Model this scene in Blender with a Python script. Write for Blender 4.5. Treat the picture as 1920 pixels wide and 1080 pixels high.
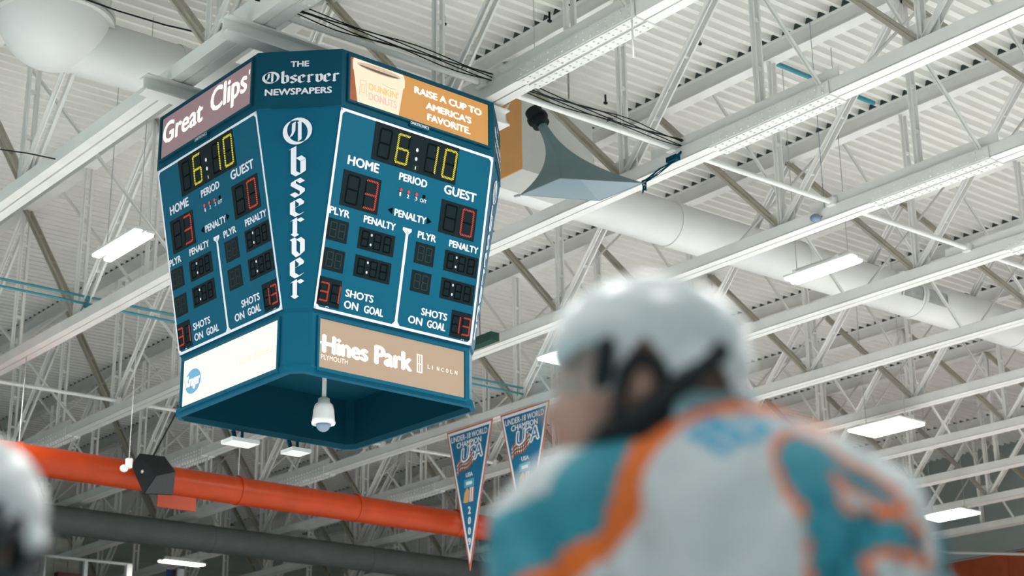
import bpy, bmesh, math, random
from mathutils import Vector as V, Matrix
random.seed(7)
for _o in list(bpy.data.objects): bpy.data.objects.remove(_o)
scene = bpy.context.scene
col = scene.collection
# ------------------------------------------------------------------ camera, world, exposure
ZC = 0.9                                   # the lens stands this high above the ice
CR = V((0.77052444, -0.63729268, -0.01225226))
CU = V((-0.2018988, -0.26224954, 0.94364297))
CF = V((0.60458991, 0.72462626, 0.33073831))
FPX = 3148.65
cam_d = bpy.data.cameras.new('camera'); cam = bpy.data.objects.new('camera', cam_d); col.objects.link(cam)
cam.matrix_world = Matrix(((CR.x, CU.x, -CF.x, 0), (CR.y, CU.y, -CF.y, 0), (CR.z, CU.z, -CF.z, ZC), (0, 0, 0, 1)))
cam_d.sensor_width = 36; cam_d.lens = FPX * 36 / 1920
cam_d.clip_end = 300; cam_d.clip_start = .05
cam_d.dof.use_dof = True; cam_d.dof.focus_distance = 21.5; cam_d.dof.aperture_fstop = 2.0
scene.camera = cam
world = bpy.data.worlds.new('hall_air'); scene.world = world; world.use_nodes = True
world.node_tree.nodes['Background'].inputs[0].default_value = (.60, .94, 1.0, 1)
world.node_tree.nodes['Background'].inputs[1].default_value = .34
vs = scene.view_settings
vs.view_transform = 'Standard'; vs.look = 'None'; vs.exposure = 0.0; vs.gamma = 1.0; vs.use_curve_mapping = False
LAMP_W = 540.0
LAMPS_X = (1.7, 12.15, 22.7, 32.8, 43.0, -8.7); LAMPS_Y = (5.0, 11.7, 18.4, 25.0, -1.7, 30.7)  # last column and fifth row: unseen lamps added to brighten the player

def ray(px, py): return CF + CR * ((px - 960) / FPX) - CU * ((py - 540) / FPX)
def on_x(px, py, x): v = ray(px, py); p = v * (x / v.x); p.z += ZC; return p
def on_y(px, py, y): v = ray(px, py); p = v * (y / v.y); p.z += ZC; return p
def px_of(p):
    q = V(p) - V((0, 0, ZC)); d = q.dot(CF)
    if d < .2: return (-9999, -9999)
    return (960 + FPX * q.dot(CR) / d, 540 - FPX * q.dot(CU) / d)
def seen(p, q, pad=330):
    for i in range(9):
        x, y = px_of(V(p).lerp(V(q), i / 8))
        if -pad < x < 1920 + pad and -pad < y < 1080 + pad: return True
    return False
# ------------------------------------------------------------------ materials
def lin(c):
    def f(v):
        v /= 255
        return v / 12.92 if v <= .04045 else ((v + .055) / 1.055) ** 2.4
    return tuple(f(v) for v in c) + (1,)
def mat(name, rgb, rough=.5, metal=0, noise=.0, scale=6.0, bump=0.0, spec=.5, raw=None):
    m = bpy.data.materials.new(name); m.use_nodes = True
    nt = m.node_tree; b = nt.nodes['Principled BSDF']
    c = raw + (1,) if raw else lin(rgb)
    b.inputs['Roughness'].default_value = rough; b.inputs['Metallic'].default_value = metal
    b.inputs['Specular IOR Level'].default_value = spec
    b.inputs['Base Color'].default_value = c
    if noise or bump:
        tc = nt.nodes.new('ShaderNodeTexCoord'); n = nt.nodes.new('ShaderNodeTexNoise')
        n.inputs['Scale'].default_value = scale; n.inputs['Detail'].default_value = 5
        nt.links.new(tc.outputs['Object'], n.inputs['Vector'])
        if noise:
            r = nt.nodes.new('ShaderNodeValToRGB')
            r.color_ramp.elements[0].position = .3; r.color_ramp.elements[1].position = .7
            r.color_ramp.elements[0].color = tuple(v * (1 - noise) for v in c[:3]) + (1,)
            r.color_ramp.elements[1].color = tuple(min(1, v * (1 + noise * .4)) for v in c[:3]) + (1,)
            nt.links.new(n.outputs['Fac'], r.inputs['Fac']); nt.links.new(r.outputs['Color'], b.inputs['Base Color'])
        if bump:
            bp = nt.nodes.new('ShaderNodeBump'); bp.inputs['Strength'].default_value = bump; bp.inputs['Distance'].default_value = .01
            nt.links.new(n.outputs['Fac'], bp.inputs['Height']); nt.links.new(bp.outputs['Normal'], b.inputs['Normal'])
    return m
def emit(name, rgb, s=1.0):
    m = bpy.data.materials.new(name); m.use_nodes = True; nt = m.node_tree
    b = nt.nodes['Principled BSDF']; b.inputs['Base Color'].default_value = (0.02, .02, .02, 1)
    b.inputs['Emission Color'].default_value = lin(rgb); b.inputs['Emission Strength'].default_value = s
    b.inputs['Roughness'].default_value = .6; b.inputs['Specular IOR Level'].default_value = .1
    return m
M = {}
M['deck'] = mat('roof_deck_paint', None, .6, raw=(.74, .72, .675), noise=.06, scale=.8)
M['steel'] = mat('white_steel_paint', None, .45, raw=(.76, .745, .71), noise=.08, scale=1.5)
M['brace'] = mat('grey_white_brace_paint', None, .5, raw=(.60, .59, .55), noise=.1, scale=2)
M['fluteshade'] = mat('dark_flute_shade', None, .9, raw=(.035, .05, .048))  # near-black colour painting the shade inside the deck flutes
M['duct'] = mat('white_duct_paint', None, .5, raw=(.72, .71, .69), noise=.05, scale=1.2)
M['galv'] = mat('galvanised_metal', None, .45, .5, raw=(.50, .51, .50), noise=.15, scale=4)
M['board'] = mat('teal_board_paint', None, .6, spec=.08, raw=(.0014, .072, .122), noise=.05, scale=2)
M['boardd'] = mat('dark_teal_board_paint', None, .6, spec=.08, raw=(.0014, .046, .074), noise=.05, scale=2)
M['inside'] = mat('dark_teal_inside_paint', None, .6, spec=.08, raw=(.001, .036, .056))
M['white'] = mat('white_vinyl', None, .6, spec=.2, raw=(.58, .60, .65))
M['display'] = mat('smoked_display', None, .5, spec=.04, raw=(.006, .012, .014))
M['unlit'] = mat('unlit_segment', None, .7, spec=.02, raw=(.0015, .004, .005))
M['unlitg'] = mat('unlit_led', None, .7, spec=.04, raw=(.024, .042, .038))
M['yellow'] = emit('yellow_led', (236, 226, 40), 1.1)
M['red'] = emit('red_led', (224, 62, 30), 1.0)
M['whiteled'] = emit('white_led', (225, 232, 235), 1.0)
M['black'] = mat('black_plastic', None, .55, spec=.15, raw=(.007, .010, .011))
M['darkgrey'] = mat('dark_grey_cloth', None, .7, raw=(.03, .035, .036), noise=.2, scale=30)
M['orange'] = mat('orange_duct_paint', None, .4, spec=.25, raw=(.37, .038, .005), noise=.12, scale=2)
M['orangewall'] = mat('orange_cladding', None, .6, raw=(.36, .065, .015), noise=.15, scale=2)
M['tan'] = mat('orange_tan_panel', None, .6, raw=(.62, .30, .10), noise=.06, scale=3)
M['grey'] = mat('pale_grey_panel', None, .6, raw=(.52, .52, .49), noise=.05, scale=3)
M['horn'] = mat('grey_horn_fibreglass', None, .5, raw=(.13, .20, .21), noise=.08, scale=5)
M['hornin'] = mat('pale_blue_grey_horn_lining', None, .5, raw=(.42, .49, .53))
M['teal'] = mat('teal_pipe_paint', None, .5, raw=(.03, .23, .29))
M['plastic'] = mat('white_plastic', None, .35, raw=(.72, .72, .70))
M['dome'] = mat('smoky_dome', None, .08, raw=(.16, .22, .30))
M['green'] = mat('dark_green_metal', None, .5, raw=(.008, .05, .035))
M['ice'] = mat('ice', None, .35, raw=(.80, .835, .85), noise=.04, scale=.5)
M['dull'] = mat('dull_grey_green', None, .7, raw=(.11, .125, .12), noise=.15, scale=2)
M['tansteel'] = mat('tan_steel', None, .55, raw=(.46, .42, .345), noise=.12, scale=3)  # browner than the other webs, used on the rising diagonals
M['collar'] = mat('grey_blue_collar', None, .8, raw=(.22, .35, .39))
M['concrete'] = mat('dark_concrete', None, .9, raw=(.06, .07, .07), noise=.2, scale=1)
M['wall'] = mat('grey_green_siding', None, .7, raw=(.30, .33, .31), noise=.1, scale=.6)
M['beige'] = mat('beige_panel', None, .7, raw=(.42, .42, .36), noise=.1, scale=2)
M['darkred'] = mat('dark_red_cloth', None, .8, raw=(.05, .014, .012))
M['tube'] = emit('lit_tube', (255, 253, 248), 6.0)
M['penred'] = mat('red_pennant_edge', None, .8, raw=(.50, .13, .10))
M['penwhite'] = mat('white_pennant_cloth', None, .8, raw=(.90, .90, .90))
M['penblue'] = mat('blue_pennant_cloth', None, .75, raw=(.004, .165, .32), noise=.06, scale=4)
M['flagred'] = mat('faded_red_print', None, .8, raw=(.68, .20, .13))
M['gold'] = mat('gold_print', None, .8, raw=(.72, .42, .16))
M['skyprint'] = mat('light_blue_print', None, .8, raw=(.10, .42, .55))
M['flagblue'] = mat('navy_print', None, .8, raw=(.01, .05, .18))
M['adorange'] = emit('backlit_orange', (214, 152, 78), 1.0)
M['adrust'] = emit('backlit_rust', (176, 92, 48), .9)
M['admaroon'] = emit('backlit_maroon', (141, 117, 121), 1.0)
M['adcream'] = emit('backlit_cream', (255, 248, 230), 1.15)
M['adbrown'] = emit('backlit_taupe', (190, 165, 138), 1.0)
M['adwhite'] = emit('backlit_white', (255, 250, 236), 1.25)
M['cup'] = emit('backlit_cup', (255, 240, 208), 1.0)
M['cupdark'] = emit('backlit_coffee', (120, 100, 80), .8)
M['cuprim'] = emit('backlit_rim', (214, 194, 168), 1.0)
M['cuporange'] = emit('backlit_orange_print', (250, 208, 138), 1.0)
M['cuppink'] = emit('backlit_pink_print', (244, 205, 190), 1.0)
M['adblue'] = emit('backlit_blue', (110, 178, 214), 1.0)
M['adfaint'] = emit('backlit_faint_grey', (246, 236, 216), 1.0)
M['skin'] = mat('skin', None, .55, raw=(.31, .18, .14), noise=.06, scale=20)
M['helmet'] = mat('white_helmet_plastic', None, .36, raw=(.36, .385, .39), noise=.05, scale=8)
M['jw'] = mat('white_jersey', None, .85, raw=(.33, .355, .36), noise=.08, scale=9, bump=.3)
M['jt'] = mat('teal_jersey', None, .8, raw=(.005, .145, .19), noise=.1, scale=9, bump=.3)
M['jo'] = mat('orange_piping', None, .8, raw=(.44, .085, .003), noise=.1, scale=9)
M['jb'] = mat('blue_lettering', None, .8, raw=(.025, .20, .31))
M['visor'] = None
M['hair'] = mat('brown_hair', None, .7, raw=(.06, .035, .022), noise=.3, scale=60)
M['lip'] = mat('lips', None, .5, raw=(.36, .13, .11))
M['eye'] = mat('eye_white', None, .3, raw=(.4, .38, .36))
def visor_mat():
    m = bpy.data.materials.new('clear_visor'); m.use_nodes = True; nt = m.node_tree
    out = nt.nodes['Material Output']; b = nt.nodes['Principled BSDF']
    b.inputs['Base Color'].default_value = (.55, .70, .74, 1); b.inputs['Roughness'].default_value = .08
    t = nt.nodes.new('ShaderNodeBsdfTransparent'); t.inputs[0].default_value = (.88, .95, .96, 1)
    mx = nt.nodes.new('ShaderNodeMixShader'); mx.inputs[0].default_value = .07
    nt.links.new(t.outputs[0], mx.inputs[1]); nt.links.new(b.outputs[0], mx.inputs[2]); nt.links.new(mx.outputs[0], out.inputs[0])
    return m
M['visor'] = visor_mat()
# ------------------------------------------------------------------ mesh builder
class MB:
    def __init__(s): s.v = []; s.f = []; s.m = []; s.smooth = []
    def add(s, vs_, fs, m=0, smooth=False):
        o = len(s.v); s.v += [tuple(v) for v in vs_]
        for f in fs: s.f.append([i + o for i in f]); s.m.append(m); s.smooth.append(smooth)
        return s
    def box(s, c, size, m=0, rot=None):
        c = V(c); h = V(size) / 2; vs_ = []
        for x in (-1, 1):
            for y in (-1, 1):
                for z in (-1, 1):
                    d = V((x * h.x, y * h.y, z * h.z))
                    if rot: d = rot @ d
                    vs_.append(c + d)
        return s.add(vs_, [(0, 1, 3, 2), (4, 6, 7, 5), (0, 4, 5, 1), (2, 3, 7, 6), (0, 2, 6, 4), (1, 5, 7, 3)], m)
    def bar(s, p, q, w, h, side=(1, 0, 0), m=0):
        p, q = V(p), V(q); d = (q - p).normalized(); a = V(side); a = (a - d * a.dot(d)).normalized(); b = d.cross(a)
        vs_ = [e + a * (x * w / 2) + b * (y * h / 2) for e in (p, q) for x, y in ((-1, -1), (1, -1), (1, 1), (-1, 1))]
        return s.add(vs_, [(0, 1, 2, 3), (7, 6, 5, 4), (0, 4, 5, 1), (1, 5, 6, 2), (2, 6, 7, 3), (3, 7, 4, 0)], m)
    def tube(s, p, q, r, r2=None, n=16, m=0, caps=True, smooth=True):
        p, q = V(p), V(q); r2 = r if r2 is None else r2
        d = (q - p).normalized(); a = d.orthogonal().normalized(); b = d.cross(a)
        vs_ = [e + (a * math.cos(2 * math.pi * i / n) + b * math.sin(2 * math.pi * i / n)) * rr for e, rr in ((p, r), (q, r2)) for i in range(n)]
        s.add(vs_, [(i, (i + 1) % n, n + (i + 1) % n, n + i) for i in range(n)], m, smooth)
        if caps:
            s.add(vs_[:n], [tuple(range(n))[::-1]], m); s.add(vs_[n:], [tuple(range(n))], m)
        return s
    def path(s, pts, r, n=8, m=0):
        for a, b in zip(pts, pts[1:]): s.tube(a, b, r, n=n, m=m)
        return s
    def rings(s, rings, m=0, smooth=True, closed=True, cap0=False, cap1=False):
        n = len(rings[0]); fs = []
        for k in range(len(rings) - 1):
            for i in range(n if closed else n - 1):
                j = (i + 1) % n
                fs.append((k * n + i, k * n + j, (k + 1) * n + j, (k + 1) * n + i))
        s.add([v for r in rings for v in r], fs, m, smooth)
        if cap0: s.add(rings[0], [tuple(range(n))[::-1]], m)
        if cap1: s.add(rings[-1], [tuple(range(n))], m)
        return s
    def ball(s, c, r, m=0, nu=20, nv=12, rot=None):
        c = V(c); r = V(r) if hasattr(r, '__len__') else V((r, r, r)); rg = []
        for k in range(nv + 1):
            th = math.pi * min(max(k / nv, .004), .996); row = []
            for i in range(nu):
                ph = 2 * math.pi * i / nu
                d = V((r.x * math.sin(th) * math.cos(ph), r.y * math.sin(th) * math.sin(ph), -r.z * math.cos(th)))
                row.append(c + (rot @ d if rot else d))
            rg.append(row)
        return s.rings(rg, m, True, True, True, True)
    def capsule(s, p, q, r, r2=None, n=18, m=0):
        p, q = V(p), V(q); r2 = r if r2 is None else r2
        d = (q - p).normalized(); a = d.orthogonal().normalized(); b = d.cross(a); rg = []
        def ring(c, rr): return [c + (a * math.cos(2 * math.pi * i / n) + b * math.sin(2 * math.pi * i / n)) * rr for i in range(n)]
        for k in range(6):
            t = math.pi / 2 * (1 - k / 5) * .98; rg.append(ring(p - d * r * math.sin(t), r * math.cos(t)))
        for k in range(6):
            t = math.pi / 2 * (k / 5) * .98; rg.append(ring(q + d * r2 * math.sin(t), r2 * math.cos(t)))
        return s.rings(rg, m, True, True, True, True)
    def build(s, name, mats, parent=None, loc=None):
        me = bpy.data.meshes.new(name); me.from_pydata(s.v, [], s.f)
        for m in (mats if isinstance(mats, (list, tuple)) else [mats]): me.materials.append(m)
        me.polygons.foreach_set('material_index', s.m); me.polygons.foreach_set('use_smooth', s.smooth); me.update()
        o = bpy.data.objects.new(name, me); col.objects.link(o)
        if loc: o.location = loc
        if parent: o.parent = parent
        return o
def tag(o, label, cat=None, group=None, kind=None):
    if label: o['label'] = label
    if cat: o['category'] = cat
    if group: o['group'] = group
    if kind: o['kind'] = kind
    return o
def thing(name, label, cat, loc=(0, 0, 0), group=None):
    o = bpy.data.objects.new(name, None); o.empty_display_size = .2; col.objects.link(o); o.location = loc
    return tag(o, label, cat, group)
def copy_part(src, parent, loc=None):
    c = src.copy(); col.objects.link(c); c.parent = parent
    if loc is not None: c.location = loc
    return c
def tree(o, parent=None):
    c = o.copy(); col.objects.link(c); c.parent = parent
    for k in list(o.children): tree(k, c)
    return c
_txt = {}
def text_geo(s, bold=0.0):
    key = (s, bold)
    if key in _txt: return _txt[key]
    cu = bpy.data.curves.new('t', 'FONT'); cu.body = s; cu.size = 1; cu.offset = bold; cu.resolution_u = 3
    ob = bpy.data.objects.new('t', cu); col.objects.link(ob)
    dg = bpy.context.evaluated_depsgraph_get(); dg.update()
    me = bpy.data.meshes.new_from_object(ob.evaluated_get(dg))
    vs_ = [(v.co.x, v.co.y) for v in me.vertices]; fs = [tuple(p.vertices) for p in me.polygons]
    bpy.data.objects.remove(ob); bpy.data.curves.remove(cu); bpy.data.meshes.remove(me)
    xs = [v[0] for v in vs_]; ys = [v[1] for v in vs_]
    _txt[key] = (vs_, fs, min(xs), max(xs), min(ys), max(ys)); return _txt[key]
class Plane:
    """a drawing surface: origin, right, up, outward normal"""
    def __init__(s, o, r, u): s.o = V(o); s.r = V(r).normalized(); s.u = V(u).normalized(); s.n = s.r.cross(s.u).normalized()
    def p(s, a, b, h=0): return s.o + s.r * a + s.u * b + s.n * h
    def text(s, mb, t, u0, v0, u1, v1, m=0, h=.006, bold=.02, slope=0.0, skew=0.0):
        vs_, fs, x0, x1, y0, y1 = text_geo(t, 0.0); d = bold * (v1 - v0) * 1.5
        u0 += d; u1 -= d; v0 += d * .6; v1 -= d * .6
        for k, (dx, dy) in enumerate(((-1, 0), (1, 0), (0, .6), (0, -.6), (0, 0)) if bold > .005 else ((0, 0),)):
            o = []
            for x, y in vs_:
                a = (x - x0) / (x1 - x0); b = (y - y0) / (y1 - y0)
                o.append(s.p(u0 + dx * d + (u1 - u0) * a + skew * b * (v1 - v0), v0 + dy * d + (v1 - v0) * b + slope * a, h + k * .0004))
            mb.add(o, fs, m)
    def poly(s, mb, pts, m=0, h=.006): mb.add([s.p(a, b, h) for a, b in pts], [tuple(range(len(pts)))], m)
    def rect(s, mb, u0, v0, u1, v1, m=0, h=.006): s.poly(mb, [(u0, v0), (u1, v0), (u1, v1), (u0, v1)], m, h)
    def slab(s, mb, u0, v0, u1, v1, h0, h1, m=0):
        a = [s.p(x, y, h0) for x, y in ((u0, v0), (u1, v0), (u1, v1), (u0, v1))]; b = [s.p(x, y, h1) for x, y in ((u0, v0), (u1, v0), (u1, v1), (u0, v1))]
        mb.add(a + b, [(3, 2, 1, 0), (4, 5, 6, 7), (0, 1, 5, 4), (1, 2, 6, 5), (2, 3, 7, 6), (3, 0, 4, 7)], m)
    def ell(s, mb, cu, cv, ru, rv, m=0, h=.006, n=28): s.poly(mb, [(cu + ru * math.cos(2 * math.pi * i / n), cv + rv * math.sin(2 * math.pi * i / n)) for i in range(n)], m, h)
    def stroke(s, mb, pts, w, m=0, h=.006):
        for (a, b), (c, d) in zip(pts, pts[1:]):
            L = math.hypot(c - a, d - b) or 1; x, y = -(d - b) / L * w / 2, (c - a) / L * w / 2; ex, ey = (c - a) / L * w * .3, (d - b) / L * w * .3
            s.poly(mb, [(a - x - ex, b - y - ey), (c - x + ex, d - y + ey), (c + x + ex, d + y + ey), (a + x - ex, b + y - ey)], m, h)
    def nib(s, mb, pts, su, sv, ou, ov, nx, ny, m=0, h=.006):
        for (a, b), (c, d) in zip(pts, pts[1:]):
            q = [(a - nx, b - ny), (c - nx, d - ny), (c + nx, d + ny), (a + nx, b + ny)]
            q = [(ou + x * su, ov + y * sv) for x, y in q]
            ar = sum(q[i][0] * q[(i + 1) % 4][1] - q[(i + 1) % 4][0] * q[i][1] for i in range(4))
            if abs(ar) < 1e-9: continue
            h += .00015; s.poly(mb, q if ar > 0 else q[::-1], m, h)
def circ(cx, cy, rx, ry, a0=0, a1=360, n=22):
    return [(cx + rx * math.cos(math.radians(a0 + (a1 - a0) * i / n)), cy + ry * math.sin(math.radians(a0 + (a1 - a0) * i / n))) for i in range(n + 1)]
GLYPH = {  # broad-nib strokes: (advance, [polylines]); x-height 1
 'O': (1.45, [circ(.68, .75, .62, .68), circ(.68, .75, .66, .70), [(.76, .2), (.80, .24), (.80, 1.26), (.76, 1.3)], [(.50, 1.24), (.48, .72), (.34, .44)]]),
 'b': (.72, [[(.14, 1.5), (.14, .12)], [(.06, 1.42), (.16, 1.52)], [(.14, .12), (.34, -.03), (.54, .14), (.54, .78)], [(.14, .8), (.36, .98), (.54, .8)]]),
 's': (.64, [[(.52, .8), (.32, .98), (.12, .82), (.12, .66), (.52, .36), (.52, .2)], [(.52, .2), (.3, -.02), (.08, .16)]]),
 'e': (.64, [[(.12, .84), (.12, .16)], [(.12, .16), (.34, -.02), (.54, .16)], [(.12, .84), (.34, 1.0), (.52, .8), (.5, .66), (.14, .42)]]),
 'r': (.60, [[(.02, .86), (.16, .98), (.16, .1)], [(.06, .14), (.26, -.02)], [(.16, .8), (.36, .98), (.54, .84)]]),
 'v': (.68, [[(.06, .96), (.16, .88), (.16, .2), (.36, -.02)], [(.38, .98), (.56, .82), (.56, .2), (.34, -.02)]]),
}
def black_letter(pl, mb, ch, cu, v0, v1, width, m=0, h=.006, nx=.115, ny=.07):
    adv, strokes = GLYPH[ch]
    top = 1.52 if ch in 'Ob' else 1.06
    if ch == 'O': top = 1.5
    sv = (v1 - v0) / (top + .08)
    xs = [p[0] for st in strokes for p in st]; w = max(xs) - min(xs) + 2 * nx; su = width / w
    if ch == 'O': nx, ny = nx * .8, ny * .9
    for i, st in enumerate(strokes): pl.nib(mb, st, su, sv, cu - su * (min(xs) + max(xs)) / 2, v0 + .08 * sv, nx, ny, m, h + i * .0004)
# ------------------------------------------------------------------ the hall
TX = [10.1 + 3.88 * k for k in range(11)]
def BZ(x): return ZC + 10.56 + (x - 10.1) * .0111      # underside of the bottom chords
DEP = 3.874                                             # up to the roof deck
PITCH = .28; RIB = .11
def deck():
    mb = MB(); prof = []; y = -1.0
    while y < 66:
        prof += [(y, 0), (y + .07, 0), (y + .105, RIB), (y + .245, RIB)]; y += PITCH
    vs_ = []
    for x in (1.0, 53.0):
        vs_ += [(x, a, BZ(x) + DEP + b) for a, b in prof]
    n = len(prof)
    mb.add(vs_, [(i + 1, i, n + i, n + i + 1) for i in range(n - 1)])
    # outer roof skin above the ribs
    mb.add([(1, -1, BZ(1) + DEP + .2), (53, -1, BZ(53) + DEP + .2), (53, 66, BZ(53) + DEP + .2), (1, 66, BZ(1) + DEP + .2)], [(0, 1, 2, 3)])
    return tag(mb.build('ceiling', M['deck']), 'white corrugated metal roof deck', kind='structure')
deck()
fl = MB(); fl.box((11, 11.5, -.05), (72, 49, .1)); tag(fl.build('floor', M['ice']), 'white rink ice', kind='structure')  # ice carried past the rink's edge to bounce more light
fl = MB(); fl.box((15, 51, -.05), (64, 30, .1), 0); fl.box((50, 15.5, -.05), (6, 33, .1)); tag(fl.build('floor_stands', M['concrete']), 'dark concrete floor beyond the ice', kind='structure')
w = MB(); w.box((20, 66.1, 7.8), (66, .2, 15.7))
for i in range(22): w.box((20, 65.97, 3 + i * .55), (66, .06, .1), 0)
tag(w.build('wall_far', M['wall']), 'grey ribbed siding wall at the far left', kind='structure')
w = MB(); w.box((53.1, 32, 5.9), (.2, 70, 11.9), 0); w.box((53.1, 32, 14.), (.2, 70, 4.2), 1)
for i in range(44): w.box((52.98, 1 + i * 1.5, 5.9), (.05, .06, 11.8), 0)
tag(w.build('wall_right', [M['orangewall'], M['wall']]), 'orange clad end wall at the lower right', kind='structure')

# ---- trusses
PN = 3.025; Y0 = 12.4
def tm(f):  # a little mesh builder shortcut
    mb = MB(); f(mb); return mb
YA, YB = Y0 - 5 * PN, Y0 + 17 * PN
def chord_bottom(mb):
    for s in (-1, 1):
        x = s * .095
        mb.box((x, (YA + YB) / 2, .012), (.16, YB - YA, .024))
        mb.box((x + s * .07, (YA + YB) / 2, .115), (.02, YB - YA, .21))
        mb.box((s * .018, (YA + YB) / 2, .10), (.014, YB - YA, .17))
    mb.box((0, (YA + YB) / 2, .22), (.33, YB - YA, .02))
def chord_top(mb):
    mb.box((0, (YA + YB) / 2, DEP - .012), (.26, YB - YA, .022))
    mb.box((0, (YA + YB) / 2, DEP - .17), (.10, YB - YA, .31))
    mb.box((0, (YA + YB) / 2, DEP - .335), (.26, YB - YA, .022))
def shade_plugs(mb):  # added dark plugs standing in for shade above the top chords
    y = -1.0
    while y < 64:
        if y + .07 > YA:
            vs_ = []
            for x in (-.134, .134): vs_ += [(x, y + .072, DEP + .001), (x, y + .107, DEP + RIB - .003), (x, y + .243, DEP + RIB - .003), (x, y + .278, DEP + .001)]
            mb.add(vs_, [(0, 1, 2, 3), (7, 6, 5, 4), (0, 3, 7, 4)])
        y += PITCH
def web(p, q, w_=.085, gap=.10):
    mb = MB()
    for s in (-1, 1): mb.bar((s * (gap / 2 + .012), p[0], p[1]), (s * (gap / 2 + .012), q[0], q[1]), .022, w_, (1, 0, 0)); mb.bar((s * (gap / 2 + .04), p[0], p[1]), (s * (gap / 2 + .04), q[0], q[1]), .07, .012, (1, 0, 0))
    for t in (.25, .5, .75): mb.box((0, p[0] + (q[0] - p[0]) * t, p[1] + (q[1] - p[1]) * t), (gap + .02, .06, .06))
    return mb
def splice_mesh(mb):
    L = 2.4
    mb.box((-.12, .6, .30), (.014, 3.9, .22))
    for s in (-1, 1):
        mb.box((s * .11, 0, -.012), (.17, L, .024))
        mb.box((s * .20, 0, .10), (.02, L, .20))
        for i in range(16):
            for xx in (.07, .15): mb.tube((s * xx, -L / 2 + .1 + i * .147, -.024), (s * xx, -L / 2 + .1 + i * .147, -.042), .018, n=6)
            for zz in (.05, .15): mb.tube((s * .21, -L / 2 + .1 + i * .147, zz), (s * .228, -L / 2 + .1 + i * .147, zz), .018, n=6)
parts = {}
def proto(name, mb, m): parts[name] = mb.build(name, m); return parts[name]
pb = tm(chord_bottom).build('bottom_chord', M['steel']); pt = tm(chord_top).build('top_chord', M['steel'])
pc = tm(shade_plugs).build('flute_shade_plugs', M['fluteshade']); ps = tm(splice_mesh).build('splice_plate', M['steel'])
pv = web((0, .2), (0, DEP - .34)).build('vertical_web', M['steel'])
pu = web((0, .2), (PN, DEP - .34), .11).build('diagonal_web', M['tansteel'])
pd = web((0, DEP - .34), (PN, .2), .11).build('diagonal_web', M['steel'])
gs = MB(); gs.box((0, 0, .36), (.03, .6, .42)); pg = gs.build('gusset_plate', M['steel'])
ORD = ['nearest', 'second nearest', 'third nearest', 'fourth nearest', 'fifth nearest', 'sixth nearest', 'seventh nearest', 'eighth nearest', 'ninth nearest', 'tenth nearest', 'eleventh nearest']
WHERE = ['just above the left of the scoreboard', 'behind the scoreboard, above the horn', 'below the horn loudspeaker', 'just above the player\'s helmet', 'carrying the blue pennants', 'behind the pennants',
         'with a wide lit lamp below', 'low at the right', 'lower right edge', 'almost lowest at the right', 'lowest and farthest at the right']
DUCT_Y, DUCT_Z, DUCT_R = 22.45, ZC + 12.40, .47
protos = [pb, pt, pc, ps, pv, pu, pd, pg]
for k, x in enumerate(TX):
    z = BZ(x)
    t = thing('roof_truss', 'white roof truss, %s, %s' % (ORD[k], WHERE[k]), 'truss', (x, 0, z), 'roof trusses')
    copy_part(pb, t); copy_part(pt, t)
    c = copy_part(pc, t); c['label'] = 'dark plugs painted as shade in the deck flutes'; c['kind'] = 'stuff'
    for y in (15.15, 40.0):
        if seen((x, y - 1, z), (x, y + 1, z), 60): copy_part(ps, t, (0, y, -.001))
    for i in range(-5, 17):
        y = Y0 + i * PN
        even = (i % 2 == 0)
        if seen((x, y, z), (x, y, z + DEP)) and i not in (3,):
            copy_part(pv, t, (0, y, 0))
        if even and seen((x, y, z), (x, y, z + .4)): copy_part(pg, t, (0, y, 0))
        a, b = ((y, z), (y + PN, z + DEP)) if even else ((y, z + DEP), (y + PN, z))
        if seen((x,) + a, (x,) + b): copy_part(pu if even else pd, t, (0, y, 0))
for o in protos: bpy.data.objects.remove(o)
# ---- sway braces between the trusses: one X of two thin angles per bay
rows = [8.0 + 6.03 * j for j in range(8)]
pa = MB()
def brace(p, q, r=.028):
    mb = MB(); mb.bar(p, q, .05, .008, (0, 1, 0)); d = (V(q) - V(p)).normalized(); n = V((0, 1, 0)).cross(d) * .02
    mb.bar(V(p) + V((0, .022, 0)) + n, V(q) + V((0, .022, 0)) + n, .008, .05, (0, 1, 0)); return mb
for k in range(10):
    x0, x1 = TX[k], TX[k + 1]
    for j, y in enumerate(rows):
        lo0, hi0, lo1, hi1 = V((x0 + .2, y, BZ(x0) + .2)), V((x0 + .1, y, BZ(x0) + DEP - .2)), V((x1 - .2, y, BZ(x1) + .2)), V((x1 - .1, y, BZ(x1) + DEP - .2))
        if (k, j) in ((2, 2), (2, 3), (1, 2), (0, 4)): continue
        if not (seen(lo0, hi1, 100) or seen(hi0, lo1, 100)): continue
        t = thing('cross_brace', 'thin white cross brace between the %s and %s trusses, row %s from the rink side' % (ORD[k].replace(' nearest', ''), ORD[k + 1].replace(' nearest', ''), ['one', 'two', 'three', 'four', 'five', 'six', 'seven', 'eight'][j]), 'brace', ((x0 + x1) / 2, y, BZ(x0) + .2), 'cross braces between the trusses')
        b = t.location
        brace(lo0 - b, hi1 - b).build('brace_angle', M['brace'], t)
        brace(hi0 - b + V((0, .06, 0)), lo1 - b + V((0, .06, 0))).build('brace_angle', M['brace'], t)
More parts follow.
